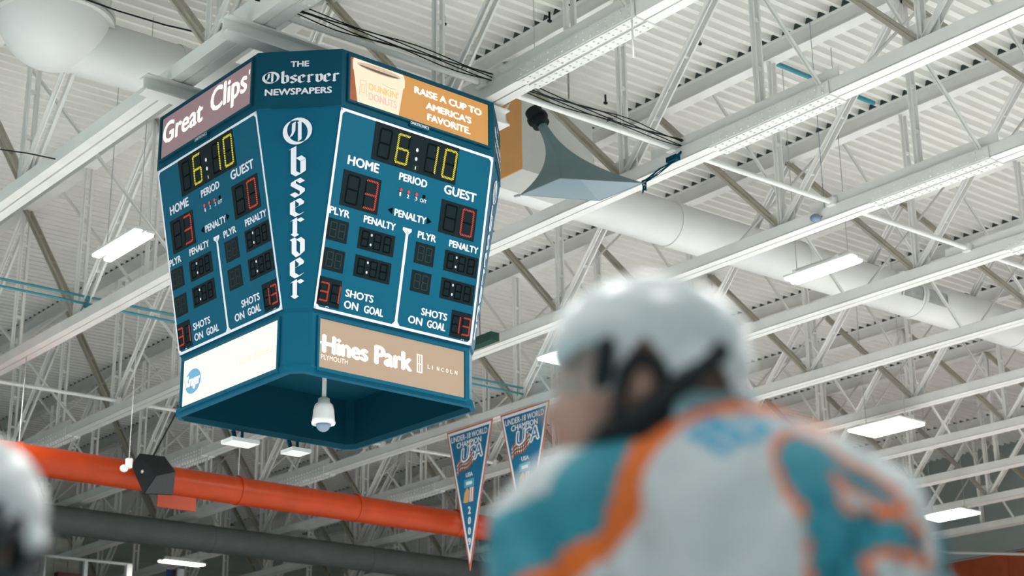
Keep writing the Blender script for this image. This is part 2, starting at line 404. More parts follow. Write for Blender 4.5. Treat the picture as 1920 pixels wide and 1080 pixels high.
# ---- bottom struts along the hall
for y, nm in ((17.15, 'in line with the scoreboard'), (36.0, 'left of and beyond the scoreboard')):
    for k in range(8):
        p, q = V((TX[k] + .2, y, BZ(TX[k]) + .26)), V((TX[k + 1] - .2, y, BZ(TX[k + 1]) + .26))
        if seen(p, q, 50):
            mb = MB(); mb.tube(p, q, .045, n=12); mb.box(p, (.14, .16, .14)); mb.box(q, (.14, .16, .14))
            tag(mb.build('tie_strut', M['steel']), 'white tube strut from the %s to the next truss, %s' % (ORD[k].replace(' nearest', ''), nm), 'strut', 'tube struts between the trusses')
for dz, nm in ((.55, 'upper'), (.40, 'lower')):
    mb = MB(); mb.tube((6, 30.2, BZ(14) + dz), (25.5, 30.2, BZ(14) + dz + .1), .026, n=10)
    for x in TX[:4]: mb.box((x, 30.2, BZ(14) + dz), (.10, .07, .07))
    tag(mb.build('teal_pipe', M['teal']), '%s of the two thin teal pipes running behind the scoreboard' % nm, 'pipe', 'thin teal pipes')

# ---- white round duct with a drum at its left end
t = thing('air_duct', 'fat white round air duct running across the roof to the right edge', 'duct', (8.3, DUCT_Y, DUCT_Z))
mb = MB(); mb.tube((.9, 0, .01), (35, 0, .3), DUCT_R, n=40, caps=False); mb.build('duct_pipe', M['duct'], t)
for x in (3.3, 7.6, 14.6, 18.5, 22.5, 26.5, 30.5):
    mb = MB(); mb.tube((x - .035, 0, x * .0086), (x + .035, 0, x * .0086), DUCT_R + .022, n=40); mb.build('duct_seam', M['duct'], t)
dc = on_y(102, 34, DUCT_Y) - V((8.3, DUCT_Y, DUCT_Z))
mb = MB(); mb.ball(dc, (.85, .85, .85), nu=44, nv=28); mb.build('duct_elbow', M['duct'], t)
mb = MB(); mb.tube(dc, dc + V((0, 0, 1.6)), .85, n=44); mb.build('duct_drum', M['duct'], t)
mb = MB(); mb.tube(dc - V((0, 0, .09)), dc - V((0, 0, .03)), .93, n=44); mb.tube(dc + V((0, 0, .03)), dc + V((0, 0, .09)), .93, n=44); mb.build('duct_seam', M['brace'], t)
for (a, b), nm in zip(((21.6, 22.4), (22.5, 23.3)), 'ab'):
    mb = MB(); n = 10; rin = DUCT_R + .01
    def cyl(x, deg, r): return V((x, -r * math.cos(math.radians(deg)), r * math.sin(math.radians(deg)) + x * .0086))
    for (u0, u1, d0, d1, m_, rr) in ((a, b, -30, 15, 1, rin), (a, a + .05, -30, 15, 0, rin + .02), (b - .05, b, -30, 15, 0, rin + .02), (a, b, -30, -27, 0, rin + .02), (a, b, 12, 15, 0, rin + .02)):
        vs_ = [cyl(x, d0 + (d1 - d0) * i / 6, rr) for i in range(7) for x in (u0, u1)]
        mb.add(vs_, [(2 * i, 2 * i + 1, 2 * i + 3, 2 * i + 2) for i in range(6)], m_)
    g = mb.build('vent_grille', [M['plastic'], M['galv']], t); g['label'] = 'grey grille in the duct side'
# ---- orange duct
OY, OZ, OR = 33.0, ZC + 8.40, .315
t = thing('orange_duct', 'long orange round duct hanging below the trusses at lower left', 'duct', (11, OY, OZ))
mb = MB(); mb.tube((0, 0, 0), (16.2, 0, -.02), OR, n=36); mb.build('duct_pipe', M['orange'], t)
for x in (3.0, 8.3, 11.55, 14.6):
    mb = MB(); mb.tube((x - .04, 0, 0), (x + .04, 0, 0), OR + .025, n=36); mb.build('duct_seam', M['orange'], t)
mb = MB(); mb.tube((16.2, 0, -.02), (16.75, 0, -.02), OR + .09, n=36); mb.build('end_collar', M['orange'], t)
for x in (3.0, 8.3, 14.6):
    mb = MB(); mb.tube((x, 0, OR), (x, 0, 2.3), .012, n=8); mb.build('hanger_rod', M['galv'], t)
mb = MB(); a = on_y(295, 926, 33.0); b = on_y(366, 955, 33.0); c = (a + b) / 2
mb.box((0, 0, 0), ((b.x - a.x), .05, .34)); mb.box((-.2, 0, .2), (.04, .03, .12)); mb.box((.2, 0, .2), (.04, .03, .12))
o = mb.build('orange_plate', M['orange'], None, c); tag(o, 'small flat orange plate hanging under the orange duct by the black speaker', 'plate')
# ---- black speaker in front of the orange duct
t = thing('loudspeaker', 'black box loudspeaker hanging in front of the orange duct', 'speaker', (16.83, 32.15, ZC + 8.32))
b0 = V(t.location); YF, YB_ = 31.75, 32.45
FR = [on_y(*p, YF) - b0 for p in ((292, 892), (329, 884), (324, 929), (269, 926))]
BK = [on_y(*p, YB_) - b0 for p in ((262, 850), (309, 856), (304, 896), (246, 872))]
mb = MB(); mb.add(FR + BK, [(0, 3, 2, 1), (4, 5, 6, 7), (0, 1, 5, 4), (1, 2, 6, 5), (2, 3, 7, 6), (3, 0, 4, 7)]); mb.build('cabinet', M['black'], t)
fc = sum(FR, V()) / 4; fn = (FR[1] - FR[0]).cross(FR[3] - FR[0]).normalized(); fn = fn if fn.y < 0 else -fn
mb = MB(); q = [fc + (p - fc) * .94 for p in FR]; mb.add([p + fn * .004 for p in q] + [p + fn * .025 for p in q], [(0, 1, 2, 3), (7, 6, 5, 4), (0, 4, 5, 1), (1, 5, 6, 2), (2, 6, 7, 3), (3, 7, 4, 0)]); mb.build('grille', M['darkgrey'], t)
mb = MB(); sc_ = (FR[0] + FR[3] + BK[0] + BK[3]) / 4; mb.ball(sc_, (.035, .035, .045)); g = mb.build('badge', M['galv'], t); g['label'] = 'small silver badge'
mb = MB(); mb.path([sum(BK, V()) / 4, V((.1, 32.71 - b0.y, .1))], .03); mb.tube(sum(BK, V()) / 4, V((17.8, 32.5, BZ(17.8) + .1)) - b0, .018, n=8); mb.build('bracket', M['black'], t)
# ---- white device on a cable
t = thing('hanging_sensor', 'small white device hanging on a cord beside the black speaker', 'sensor', (15.6, 31.2, ZC + 8.05))
mb = MB(); mb.ball((-.06, 0, 0), (.09, .08, .08)); mb.build('sensor_head', M['plastic'], t)
mb = MB(); mb.box((.04, 0, .12), (.11, .11, .2)); mb.build('sensor_box', M['plastic'], t)
mb = MB(); mb.tube((.04, 0, .2), (.04, 0, 6.45), .007, n=8); mb.build('cord', M['plastic'], t)

# ---- lamps
def make_lamp(kind):
    t = thing('high_bay_lamp', 'lamp', 'lamp', (0, 0, 0), 'hanging ceiling lamps')
    wid = {'two': .46, 'six': 1.05, 'one': .40}[kind]; n = {'two': 2, 'six': 6, 'one': 2}[kind]
    mb = MB()
    if n == 2:
        for sx in (-1, 1): mb.box((sx * wid * .27, sx * .03, .08), (wid * .34, 1.60, .04))
        for y in (-.5, .5): mb.box((0, y, .12), (wid * .9, .08, .05))
    else: mb.box((0, 0, .09), (wid, 1.62, .04))
    mb.box((0, 0, .17), (.14, 1.3, .07)); mb.build('housing', M['plastic'], t)
    for i in range(n):
        x = (i - (n - 1) / 2) * (wid / n) * (1.08 if n == 2 else .98); oy = (i - .5) * .06 if n == 2 else 0; mb = MB()
        rw = wid / n * (.29 if n == 2 else .44); mb.box((x, oy, .04), (rw * 2, 1.56, .05)); mb.box((x, oy, .012), (rw * 1.5, 1.50, .02))
        mb.build('tube', M['tube'], t)
    for y in (-.6, .6):
        mb = MB(); mb.tube((0, y, .19), (0, y, 4.15), .008, n=6); mb.build('hanging_wire', M['galv'], t)
    ld = bpy.data.lights.new('lamp_light', 'AREA'); ld.shape = 'RECTANGLE'; ld.size = max(.4, wid); ld.size_y = 1.5; ld.energy = LAMP_W; ld.color = (1.0, .985, .95)
    lo = bpy.data.objects.new('lamp_light', ld); col.objects.link(lo); lo.parent = t; lo.location = (0, 0, -.02)
    return t
lamp2 = make_lamp('two'); lamp6 = make_lamp('six'); used = {'two': False, 'six': False}
def set_wires(l):
    for c in l.children:
        if c.name.startswith('hanging_wire'): c.scale.z = (BZ(l.location.x) + DEP + .02 - l.location.z) / 4.15
LABELS = {(1, 3): ('two', 'lit twin-tube lamp hanging left of the scoreboard'), (2, 2): ('two', 'lit lamp hanging in front of the white duct, right of the helmet'),
          (3, 3): ('six', 'wide lit lamp panel low at the right edge'), (2, 3): ('six', 'lit lamp half hidden by the player\'s helmet'), (4, 5): ('six', 'lit lamp far away at the lower right above the orange wall'), (3, 5): ('six', 'lit lamp hidden behind the player\'s shoulders'), (1, 2): ('two', 'lamp hidden above the scoreboard')}
for i, x in enumerate(LAMPS_X):
    for j, y in enumerate(LAMPS_Y):
        if (i, j) in ((1, 2), (2, 5)): continue
        kind, lab = LABELS.get((i, j), ('two', 'ceiling lamp over the rink outside the picture, some added as fill'))
        base = {'two': lamp2, 'six': lamp6}[kind]
        l = base if not used[kind] else tree(base)
        used[kind] = True
        l.location = (x, 31.95 if (i, j) == (1, 5) else y, ZC + 10.28); l['label'] = lab; set_wires(l)  # the shifted lamp stays out of view, added to brighten the left deck
        if j == 5:
            for c in l.children:
                if c.type == 'LIGHT': c.data = c.data.copy(); c.data.energy = LAMP_W * .6
for x in (28.1, 7.0):  # the second lamp is unseen, added to brighten the far bay
    l = tree(lamp2); l.location = (x, 51.6, ZC + 10.28); l.rotation_euler = (0, 0, math.pi / 2); set_wires(l)
    l['label'] = 'lit lamp far away at the bottom left below the orange duct' if x > 20 else 'unseen lamp added to brighten the far bay'
    for c in l.children:
        if c.type == 'LIGHT': c.data = c.data.copy(); c.data.energy = LAMP_W * 1.2

# ---- hoist beams above the board
for y, nm in ((19.35, 'left of the board'), (17.2, 'over the board middle')):
    mb = MB(); z = ZC + 10.42
    mb.box((11.9, y, z + .11), (4.7, .24, .025)); mb.box((11.9, y, z), (4.7, .03, .22)); mb.box((11.9, y, z - .11), (4.7, .24, .025))
    for x in (10.6, 12.6): mb.tube((x, y, z - .12), (x, y, ZC + 9.70), .02, n=8)
    tag(mb.build('hoist_beam', M['steel']), 'white steel hoist beam above the scoreboard, %s' % nm, 'beam', 'hoist beams over the scoreboard')
mb = MB()
for d in range(5):
    pts = []
    for i in range(33):
        x = 9.9 + 8.2 * i / 32; pts.append((x, 17.0 + .012 * math.sin(i * .9 + d) + (d - 2) * .02, BZ(x) + .36 + .03 * math.sin(i * .8 + d * 1.7) - .02 * d))
    mb.path(pts, .009, n=6)
tag(mb.build('cable_bundle', M['black']), 'loose dark cables tied along the strut from the scoreboard to the horn', 'cable')
mb = MB(); pts = [on_x(1262, 300, 17.5), on_x(1235, 322, 17.55), on_x(1215, 335, 17.6), on_x(1207, 345, 17.6), on_x(1207, 360, 17.6)]
for d in range(7): mb.path([p + V((0, random.uniform(-.06, .06), random.uniform(-.05, .07))) for p in pts], .009, n=6)
mb.box(on_x(1262, 298, 17.5), (.1, .22, .08)); mb.tube(pts[0], (17.7, pts[0].y, BZ(17.86) + .15), .02, n=6)
tag(mb.build('cable_coil', M['boardd']), 'bundle of dark cable coiled on the chord right of the horn', 'cable')

# ------------------------------------------------------------------ scoreboard
PSI = .0173; BC = V((11.547, 17.621, ZC))
sb = thing('scoreboard', 'big four-sided teal hanging ice hockey scoreboard with lit advertising panels', 'scoreboard', (BC.x, BC.y, ZC + 5.65)); sb.rotation_euler = (0, 0, PSI)
AT, AB, WF = 1.965, 1.469, 1.22; Z3, Z2, Z1, Z0 = [z - 5.65 for z in (9.702, 8.921, 6.437, 5.665)]
def octo(a, w_, z): return [V(p + (z,)) for p in ((-w_, -a), (w_, -a), (a, -w_), (a, w_), (w_, a), (-w_, a), (-a, w_), (-a, -w_))]
mb = MB()
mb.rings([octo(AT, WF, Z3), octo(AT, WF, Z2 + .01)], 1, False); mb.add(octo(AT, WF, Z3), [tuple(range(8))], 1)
mb.rings([octo(AT, WF, Z2 + .01), octo(AT - .015, WF, Z2), octo(AB, WF, Z1 + .012)], 0, False)
mb.rings([octo(AB, WF, Z1 + .012), octo(AB - .02, WF - .01, Z1 - .03), octo(AB - .02, WF - .01, .10), octo(AB + .0, WF + .02, .07), octo(AB - .03, WF + .08, .0), octo(AB - .09, WF + .05, -.01)], 0, False)
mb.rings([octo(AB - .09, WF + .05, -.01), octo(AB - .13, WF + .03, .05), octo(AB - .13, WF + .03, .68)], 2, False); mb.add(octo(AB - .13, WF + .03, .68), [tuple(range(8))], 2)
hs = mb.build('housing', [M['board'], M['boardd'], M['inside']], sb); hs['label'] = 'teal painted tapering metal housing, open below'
SL = math.hypot(AT - AB, Z2 - Z1)
SEG = {'0': 'abcdef', '1': 'bc', '3': 'abcdg', '6': 'acdefg', '8': 'abcdefg', ' ': ''}
def digit(pl, mb, ch, u0, v0, u1, v1, lit, skew=.0, h=.012, unlit=1, dash=6, thick=.18):
    w_, hh = u1 - u0, v1 - v0
    def pt(a, b): return (u0 + a * w_ + skew * (b - .5) * hh, v0 + b * hh)
    seg = {'a': ((0, 1), (1, 1)), 'b': ((1, 1), (1, .5)), 'c': ((1, .5), (1, 0)), 'd': ((1, 0), (0, 0)), 'e': ((0, 0), (0, .5)), 'f': ((0, .5), (0, 1)), 'g': ((0, .5), (1, .5))}
    tk = thick * w_
    for s_, (p, q) in seg.items():
        on = s_ in SEG[ch]
        P, Q = pt(*p), pt(*q)
        L = math.hypot(Q[0] - P[0], Q[1] - P[1]); dx, dy = (Q[0] - P[0]) / L, (Q[1] - P[1]) / L
        if on:
            for i in range(dash):
                c = ((i + .5) / dash); cx, cy = P[0] + (Q[0] - P[0]) * c, P[1] + (Q[1] - P[1]) * c
                e = L / dash * .27; nx, ny = -dy * tk / 2, dx * tk / 2; sk = L / dash * .28
                pl.poly(mb, [(cx - dx * e - nx - dx * sk, cy - dy * e - ny - dy * sk), (cx + dx * e - nx - dx * sk, cy + dy * e - ny - dy * sk), (cx + dx * e + nx + dx * sk, cy + dy * e + ny + dy * sk), (cx - dx * e + nx + dx * sk, cy - dy * e + ny + dy * sk)], lit, h + .003)
        else:
            k = .06; pl.stroke(mb, [(P[0] + (Q[0] - P[0]) * k, P[1] + (Q[1] - P[1]) * k), (Q[0] - (Q[0] - P[0]) * k, Q[1] - (Q[1] - P[1]) * k)], tk * .8, unlit, h)
DM = [M['display'], M['unlit'], M['unlitg'], M['yellow'], M['red'], M['whiteled']]
def score_face(nrm, right):
    """one tilted score panel; nrm points outwards horizontally"""
    nrm, right = V(nrm), V(right)
    o = nrm * (AB + .004) + V((0, 0, Z1)); up = (nrm * (AT - .015) + V((0, 0, Z2))) - (nrm * AB + V((0, 0, Z1)))
    pl = Plane(o, right, up)
    mb = MB(); pl.slab(mb, -WF, .0, WF, SL - .005, -.02, .006); f = mb.build('score_panel', M['board'], sb)
    H = .009
    mb = MB()  # white border, bevelled corners and centre divider
    e = .033; W_ = WF - .003; T_ = SL - .012
    for a in ((-W_, .005, -W_ + e, T_), (W_ - e, .005, W_, T_), (-W_, T_ - e, W_, T_), (-W_, .005, W_, .005 + e)): pl.rect(mb, *a, 0, H)
    for sx in (-1, 1):
        for (vv, sv) in ((.005 + e, 1), (T_ - e, -1)):
            pl.poly(mb, [(sx * (W_ - e), vv), (sx * (W_ - e - .04), vv), (sx * (W_ - e), vv + sv * .04)], 0, H)
    pl.rect(mb, -.022, .03, .018, 1.25, 0, H); pl.poly(mb, [(-.075, 1.275), (.06, 1.275), (.06, 1.24), (.018, 1.2), (-.022, 1.2), (-.075, 1.24)], 0, H)
    for sx in (-1, 1): pl.poly(mb, [(sx * .02, .038), (sx * .06, .038), (sx * .02, .085)], 0, H)
    b = mb.build('border', M['white'], f); b['label'] = 'thin white border line'
    mb = MB()
    for t_, u0, v0, u1, v1 in (('HOME', -1.02, 1.848, -.546, 1.968), ('GUEST', .481, 1.854, 1.013, 1.975), ('PERIOD', -.233, 1.85, .21, 1.95),
        ('PENALTY', -.235, 1.385, .266, 1.478), ('PLYR', -1.182, 1.19, -.885, 1.282), ('PENALTY', -.675, 1.196, -.189, 1.288), ('PLYR', .162, 1.194, .455, 1.284), ('PENALTY', .666, 1.196, 1.146, 1.286),
        ('SHOTS', -.798, .236, -.378, .33), ('ON', -.798, .094, -.585, .192), ('GOAL', -.50, .094, -.206, .192), ('SHOTS', .362, .24, .778, .334), ('ON', .176, .104, .40, .202), ('GOAL', .475, .104, .773, .202),
        ('1', -.195, 1.652, -.17, 1.70), ('2', -.078, 1.652, -.042, 1.70), ('3', .048, 1.652, .084, 1.70), ('O/T', .128, 1.652, .232, 1.70)):
        pl.text(mb, t_, u0, v0, u1, v1, 0, H, .034 if len(t_) > 1 and t_ != 'O/T' else .02)
    for u in (-1.03, 1.06): pl.stroke(mb, [(u - .022, .05), (u, .068), (u + .022, .05)], .008, 0, H)
    mb.build('lettering', M['white'], f)
    mb = MB()
    pl.slab(mb, -.684, 2.005, .645, 2.49, .002, .012, 0)
    for u0, u1, ch in ((-.60, -.43, ' '), (-.32, -.15, '6'), (.14, .30, '1'), (.425, .605, '0')): digit(pl, mb, ch, u0, 2.06, u1, 2.425, 3, .05, .014, 1, 8, .17)
    for v in (2.292, 2.176): pl.ell(mb, -.014, v, .02, .026, 5, .016, 14)
    pl.rect(mb, -.05, 2.03, .035, 2.09, 2, .015)
    for i in range(3): pl.rect(mb, -.042 + i * .026, 2.04, -.027 + i * .026, 2.08, 5 if i == 1 else 1, .017)
    b = mb.build('clock_display', DM, f); b['label'] = 'dark clock display showing 6:10 in yellow'
    for nm, u0, v0, u1, v1, d, lab in (('home_score_display', -1.055, 1.33, -.488, 1.775, ' 3', 'dark display showing a red 3'), ('guest_score_display', .467, 1.345, 1.052, 1.775, ' 0', 'dark display showing a red 0')):
        mb = MB(); pl.slab(mb, u0, v0, u1, v1, .002, .012, 0); wd = u1 - u0
        for i, ch in enumerate(d): digit(pl, mb, ch, u0 + wd * (.13 + .475 * i), v0 + .045, u0 + wd * (.13 + .475 * i) + wd * .30, v1 - .05, 4, .03, .014, 1, 7, .15)
        b = mb.build(nm, DM, f); b['label'] = lab
    for i, u in enumerate((-.18, -.061, .064, .182)):
        mb = MB(); pl.slab(mb, u - .02, 1.71, u + .02, 1.755, .004, .010, 0); pl.ell(mb, u, 1.731, .022, .024, 4 if i < 3 else 1, .014, 12)
        b = mb.build('period_light', DM, f); b['label'] = 'small red period light' if i < 3 else 'small unlit period light'
    for sx, u in ((-1, -.30), (1, .31)):
        mb = MB(); pl.poly(mb, [(u + sx * .04, 1.44), (u - sx * .035, 1.485), (u - sx * .035, 1.395)][::1 if sx < 0 else -1], 1, .010)
        b = mb.build('penalty_arrow', DM, f); b['label'] = 'small dark arrow'
    for u0, v0 in ((-1.186, .872), (-1.182, .502), (.150, .874), (.146, .512)):
        mb = MB(); pl.slab(mb, u0, v0, u0 + .308, v0 + .268, .002, .010, 0)
        for i in range(2):
            a = u0 + .05 + .125 * i
            digit(pl, mb, ' ', a, v0 + .045, a + .085, v0 + .225, 4, .03, .012, 2, 6, .13)
        b = mb.build('player_display', DM, f); b['label'] = 'blank dark player number display'
    for u0, v0 in ((-.717, .862), (-.722, .513), (.622, .878), (.616, .515)):
        mb = MB(); pl.slab(mb, u0, v0, u0 + .545, v0 + .268, .002, .010, 0)
        for i, a in enumerate((.05, .235, .385)):
            digit(pl, mb, ' ', u0 + a, v0 + .04, u0 + a + .095, v0 + .23, 4, .03, .012, 1, 6, .24)
        for v in (.2, .078): pl.ell(mb, u0 + .188, v0 + v, .014, .017, 5, .014, 12)
        b = mb.build('penalty_display', DM, f); b['label'] = 'blank dark penalty clock with a white colon'
    for u0, v0, d in ((-1.19, .065, '31'), (.843, .06, '13')):
        mb = MB(); pl.slab(mb, u0, v0, u0 + .325, v0 + .345, .002, .010, 0)
        for i, ch in enumerate(d):
            a = u0 + .025 + .165 * i
            digit(pl, mb, ch, a, v0 + .06, a + .115, v0 + .275, 4, .03, .012, 1, 6, .19)
        b = mb.build('shots_display', DM, f); b['label'] = 'dark shots display showing red %s' % d
    return f
score_face((0, -1, 0), (1, 0, 0)); score_face((-1, 0, 0), (0, -1, 0))
def ad_face(nrm, right, top, base, label):
    nrm = V(nrm); a = AT if top else AB - .02; z0, z1 = ((9.035, 9.635) if top else (5.715, 6.345))
    pl = Plane(nrm * (a + .004) + V((0, 0, z0 - 5.65)), right, (0, 0, 1)); hh = z1 - z0
    mb = MB()
    fr = .028
    for r_ in ((-1.115 - fr, -fr, -1.115, hh + fr), (1.115, -fr, 1.115 + fr, hh + fr), (-1.115, -fr, 1.115, 0), (-1.115, hh, 1.115, hh + fr)): pl.slab(mb, *r_, -.01, .03, 0)
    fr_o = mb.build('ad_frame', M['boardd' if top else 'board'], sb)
    mb = MB(); pl.slab(mb, -1.115, 0, 1.115, hh, -.012, .004); p = mb.build('ad_panel', base, sb); p['label'] = label
    return pl, p, hh
# right top: coffee advertisement
pl, p, hh = ad_face((0, -1, 0), (1, 0, 0), True, M['adorange'], 'backlit orange coffee advertisement')
mb = MB(); pl.poly(mb, [(-1.115, 0), (-.99, 0), (-1.06, hh), (-1.115, hh)], 0, .006)
mb.build('rust_edge', M['adrust'], p)
mb = MB()
pl.poly(mb, [(-.985, .0), (-.355, .0), (-.285, .40), (-.262, .42), (-.258, .545), (-.30, .60), (-1.06, .60), (-1.075, .56), (-1.065, .45), (-1.05, .42)], 0, .007)
pl.ell(mb, -.66, .585, .345, .055, 2, .009); pl.rect(mb, -1.1, .601, -.25, .64, 3, .0085)
pl.poly(mb, [(-.94, .565), (-.75, .545), (-.55, .545), (-.40, .565), (-.55, .532), (-.75, .532)], 1, .010)
mb2 = mb
mb = MB()
pl.poly(mb, [(-.985, .0), (-.355, .0), (-.285, .40), (-.262, .42), (-.258, .52), (-.275, .575), (-.30, .598), (-1.05, .598), (-1.072, .56), (-1.065, .45), (-1.05, .42)], 0, .007)
pl.poly(mb, [(-.665 + .34 * math.cos(math.radians(a)), .535 + .05 * math.sin(math.radians(a))) for a in range(0, 360, 15)], 2, .008)
pl.poly(mb, [(-.665 + .30 * math.cos(math.radians(a)), .530 + .032 * math.sin(math.radians(a))) for a in range(180, 361, 12)] + [(-.665 + .30 * math.cos(math.radians(a)), .530 + .016 * math.sin(math.radians(a)) - .01) for a in range(360, 179, -12)], 1, .009)
pl.text(mb, 'DUNKIN\'', -.82, .225, -.36, .325, 3, .009, .03); pl.text(mb, 'DONUTS', -.82, .09, -.385, .195, 4, .009, .03)
pl.stroke(mb, [(-.96, .12), (-.95, .32), (-.86, .33), (-.85, .12)], .012, 4, .009); pl.stroke(mb, [(-.93, .16), (-.925, .27), (-.89, .27), (-.885, .16), (-.93, .16)], .01, 3, .009)
pl.stroke(mb, [(-.62, .37), (-.48, .345), (-.40, .36)], .008, 2, .009)
c = mb.build('cup_picture', [M['cup'], M['cupdark'], M['cuprim'], M['cuporange'], M['cuppink']], p); c['label'] = 'printed picture of a paper coffee cup'
mb = MB()
for t_, u0, v0, u1, v1 in (('RAISE A CUP TO', -.11, .40, 1.005, .50), ('AMERICA\'S', .075, .235, .83, .335), ('FAVORITE.', .10, .08, .815, .18)): pl.text(mb, t_, u0, v0, u1, v1, 0, .009, .055)
mb.build('lettering', M['adwhite'], p)
# left top: Great Clips
pl, p, hh = ad_face((-1, 0, 0), (0, -1, 0), True, M['admaroon'], 'backlit dusky maroon hair salon sign')
mb = MB(); pl.text(mb, 'Great', -1.09, .20, -.06, .515, 0, .008, .028); pl.text(mb, 'Clips', .12, .12, 1.0, .565, 0, .008, .022); pl.text(mb, '\'', 1.03, .43, 1.06, .5, 0, .008, .02)
mb.build('lettering', M['adwhite'], p)
# right bottom: Hines Park
pl, p, hh = ad_face((0, -1, 0), (1, 0, 0), False, M['adbrown'], 'backlit taupe car dealer sign')
mb = MB()
pl.text(mb, 'Hines', -1.07, .205, -.385, .44, 0, .008, .05); pl.text(mb, 'Park', -.30, .205, .285, .455, 0, .008, .05)
pl.rect(mb, -1.115 + .02, .315, -1.0, .345, 0, .008); pl.text(mb, 'PLYMOUTH', -1.075, .125, -.69, .185, 0, .008, .0)
for (x0, y0, x1, y1) in ((.355, .22, .375, .46), (.425, .22, .445, .46), (.355, .445, .445, .46), (.355, .22, .445, .235), (.395, .235, .405, .445), (.375, .33, .425, .34)): pl.rect(mb, x0, y0, x1, y1, 0, .008)
for i, ch in enumerate('LINCOLN'): pl.text(mb, ch, .525 + i * .073, .30, .525 + i * .073 + (.01 if ch == 'I' else .04), .352, 0, .008, .015)
mb.build('lettering', M['adwhite'], p)
# left bottom: grocery sign, almost washed out
pl, p, hh = ad_face((-1, 0, 0), (0, -1, 0), False, M['adcream'], 'backlit cream grocery sign, nearly washed out')
mb = MB(); pl.ell(mb, -.865, .31, .195, .165, 0, .007)
pl.text(mb, 'Kroger', -1.04, .20, -.69, .40, 1, .009, .035)
mb.build('oval_emblem', [M['adblue'], M['adwhite']], p)['label'] = 'light blue oval with white lettering'
mb = MB(); pl.text(mb, 'Low prices.', .25, .22, 1.03, .36, 0, .008, .0); mb.build('lettering', M['adfaint'], p)
# small maker's plates below the top signs
for nrm, right in (((0, -1, 0), (1, 0, 0)), ((-1, 0, 0), (0, -1, 0))):
    pl = Plane(V(nrm) * (AT + .036) + V((0, 0, 8.955 - 5.65)), right, (0, 0, 1)); mb = MB(); pl.slab(mb, -.19, .0, .12, .075, -.04, .0, 1); pl.text(mb, 'DAKTRONICS', -.18, .018, .11, .058, 0, .003, .01)
    mb.build('maker_plate', [M['white'], M['boardd']], sb)
# chamfer lettering
for (nx_, ny_), nm in (((-1, -1), 'near'), ((1, -1), 'right'), ((-1, 1), 'left')):
    n = V((nx_, ny_, 0)).normalized(); r = V((-n.y, n.x, 0)); ac = (AT + WF) / math.sqrt(2); ab = (AB + WF) / math.sqrt(2)
    pl = Plane(n * (ac + .004) + V((0, 0, -5.65)), r, (0, 0, 1)); mb = MB()
    pl.text(mb, 'THE', -.118, 9.478, .117, 9.558, 0, .004, .04)
    u = -.47; widths = {'O': .225, 'b': .112, 's': .098, 'e': .098, 'r': .10, 'v': .105}
    for ch in 'Observer':
        wd = widths[ch]; black_letter(pl, mb, ch, u + wd / 2, 9.255, 9.425 if ch in 'Ob' else 9.375, wd, 0, .004); u += wd + .005
    pl.text(mb, 'NEWSPAPERS', -.428, 9.10, .41, 9.19, 0, .004, .04)
    o = mb.build('lettering', M['white'], sb); o['label'] = 'white newspaper name on the upper corner panel'
    up = (n * ac + V((0, 0, Z2))) - (n * ab + V((0, 0, Z1))); pl = Plane(n * (ab + .004) + V((0, 0, Z1)), r, up); mb = MB()
    for ch, v0, v1, wd in (('O', 2.025, 2.38, .375), ('b', 1.645, 2.01, .21), ('s', 1.375, 1.625, .185), ('e', 1.135, 1.365, .18), ('r', .885, 1.13, .18), ('v', .635, .885, .185), ('e', .375, .63, .178), ('r', .125, .37, .175)):
        black_letter(pl, mb, ch, -.012, v0, v1, wd, 0, .004)
    o = mb.build('lettering', M['white'], sb); o['label'] = 'tall white blackletter name running down the corner panel'
    pl = Plane(n * (ac - .002) + V((0, 0, 8.925 - 5.65)), r, (0, 0, 1)); mb = MB(); pl.slab(mb, -.34, 0, .32, .012, -.02, .01, 0); mb.build('seam_strip', M['boardd'], sb)
# things under the board
t = thing('dome_camera', 'white dome security camera on a pole below the scoreboard', 'camera', (10.93, 16.72, ZC + 5.30))
mb = MB(); mb.tube((0, 0, .22), (0, 0, 1.035), .027, n=16); mb.build('pole', M['plastic'], t)
mb = MB(); n = 28
def rr(r, z): return [V((r * math.cos(2 * math.pi * i / n), r * math.sin(2 * math.pi * i / n), z)) for i in range(n)]
mb.rings([rr(.05, .26), rr(.07, .25), rr(.075, .20), rr(.11, .17), rr(.128, .10), rr(.138, -.02), rr(.148, -.055), rr(.142, -.075), rr(.105, -.075)], 0, True, True, True, True); mb.build('camera_body', M['plastic'], t)
mb = MB(); mb.ball((0, 0, -.065), (.094, .094, .105), 0); mb.build('lens_dome', M['dome'], t)['label'] = 'smoky bubble lens'
for cxp, nm, px0 in ((11.15, 'left', 0), (12.02, 'right', 1)):
    t = thing('flat_antenna', '%s of two small white flat panels hung under the far edge of the scoreboard' % nm, 'antenna', (cxp, 19.05, ZC + 5.50), 'flat panels under the scoreboard')
    mb = MB(); mb.box((0, 0, 0), (.42 if px0 == 0 else .30, .30, .05)); mb.build('panel', M['plastic'], t)
    mb = MB(); mb.bar((-.08, 0, .02), (-.12, 0, .15), .05, .03); mb.bar((.02, 0, .02), (.02, 0, .15), .03, .03); mb.build('bracket', M['boardd'], t)

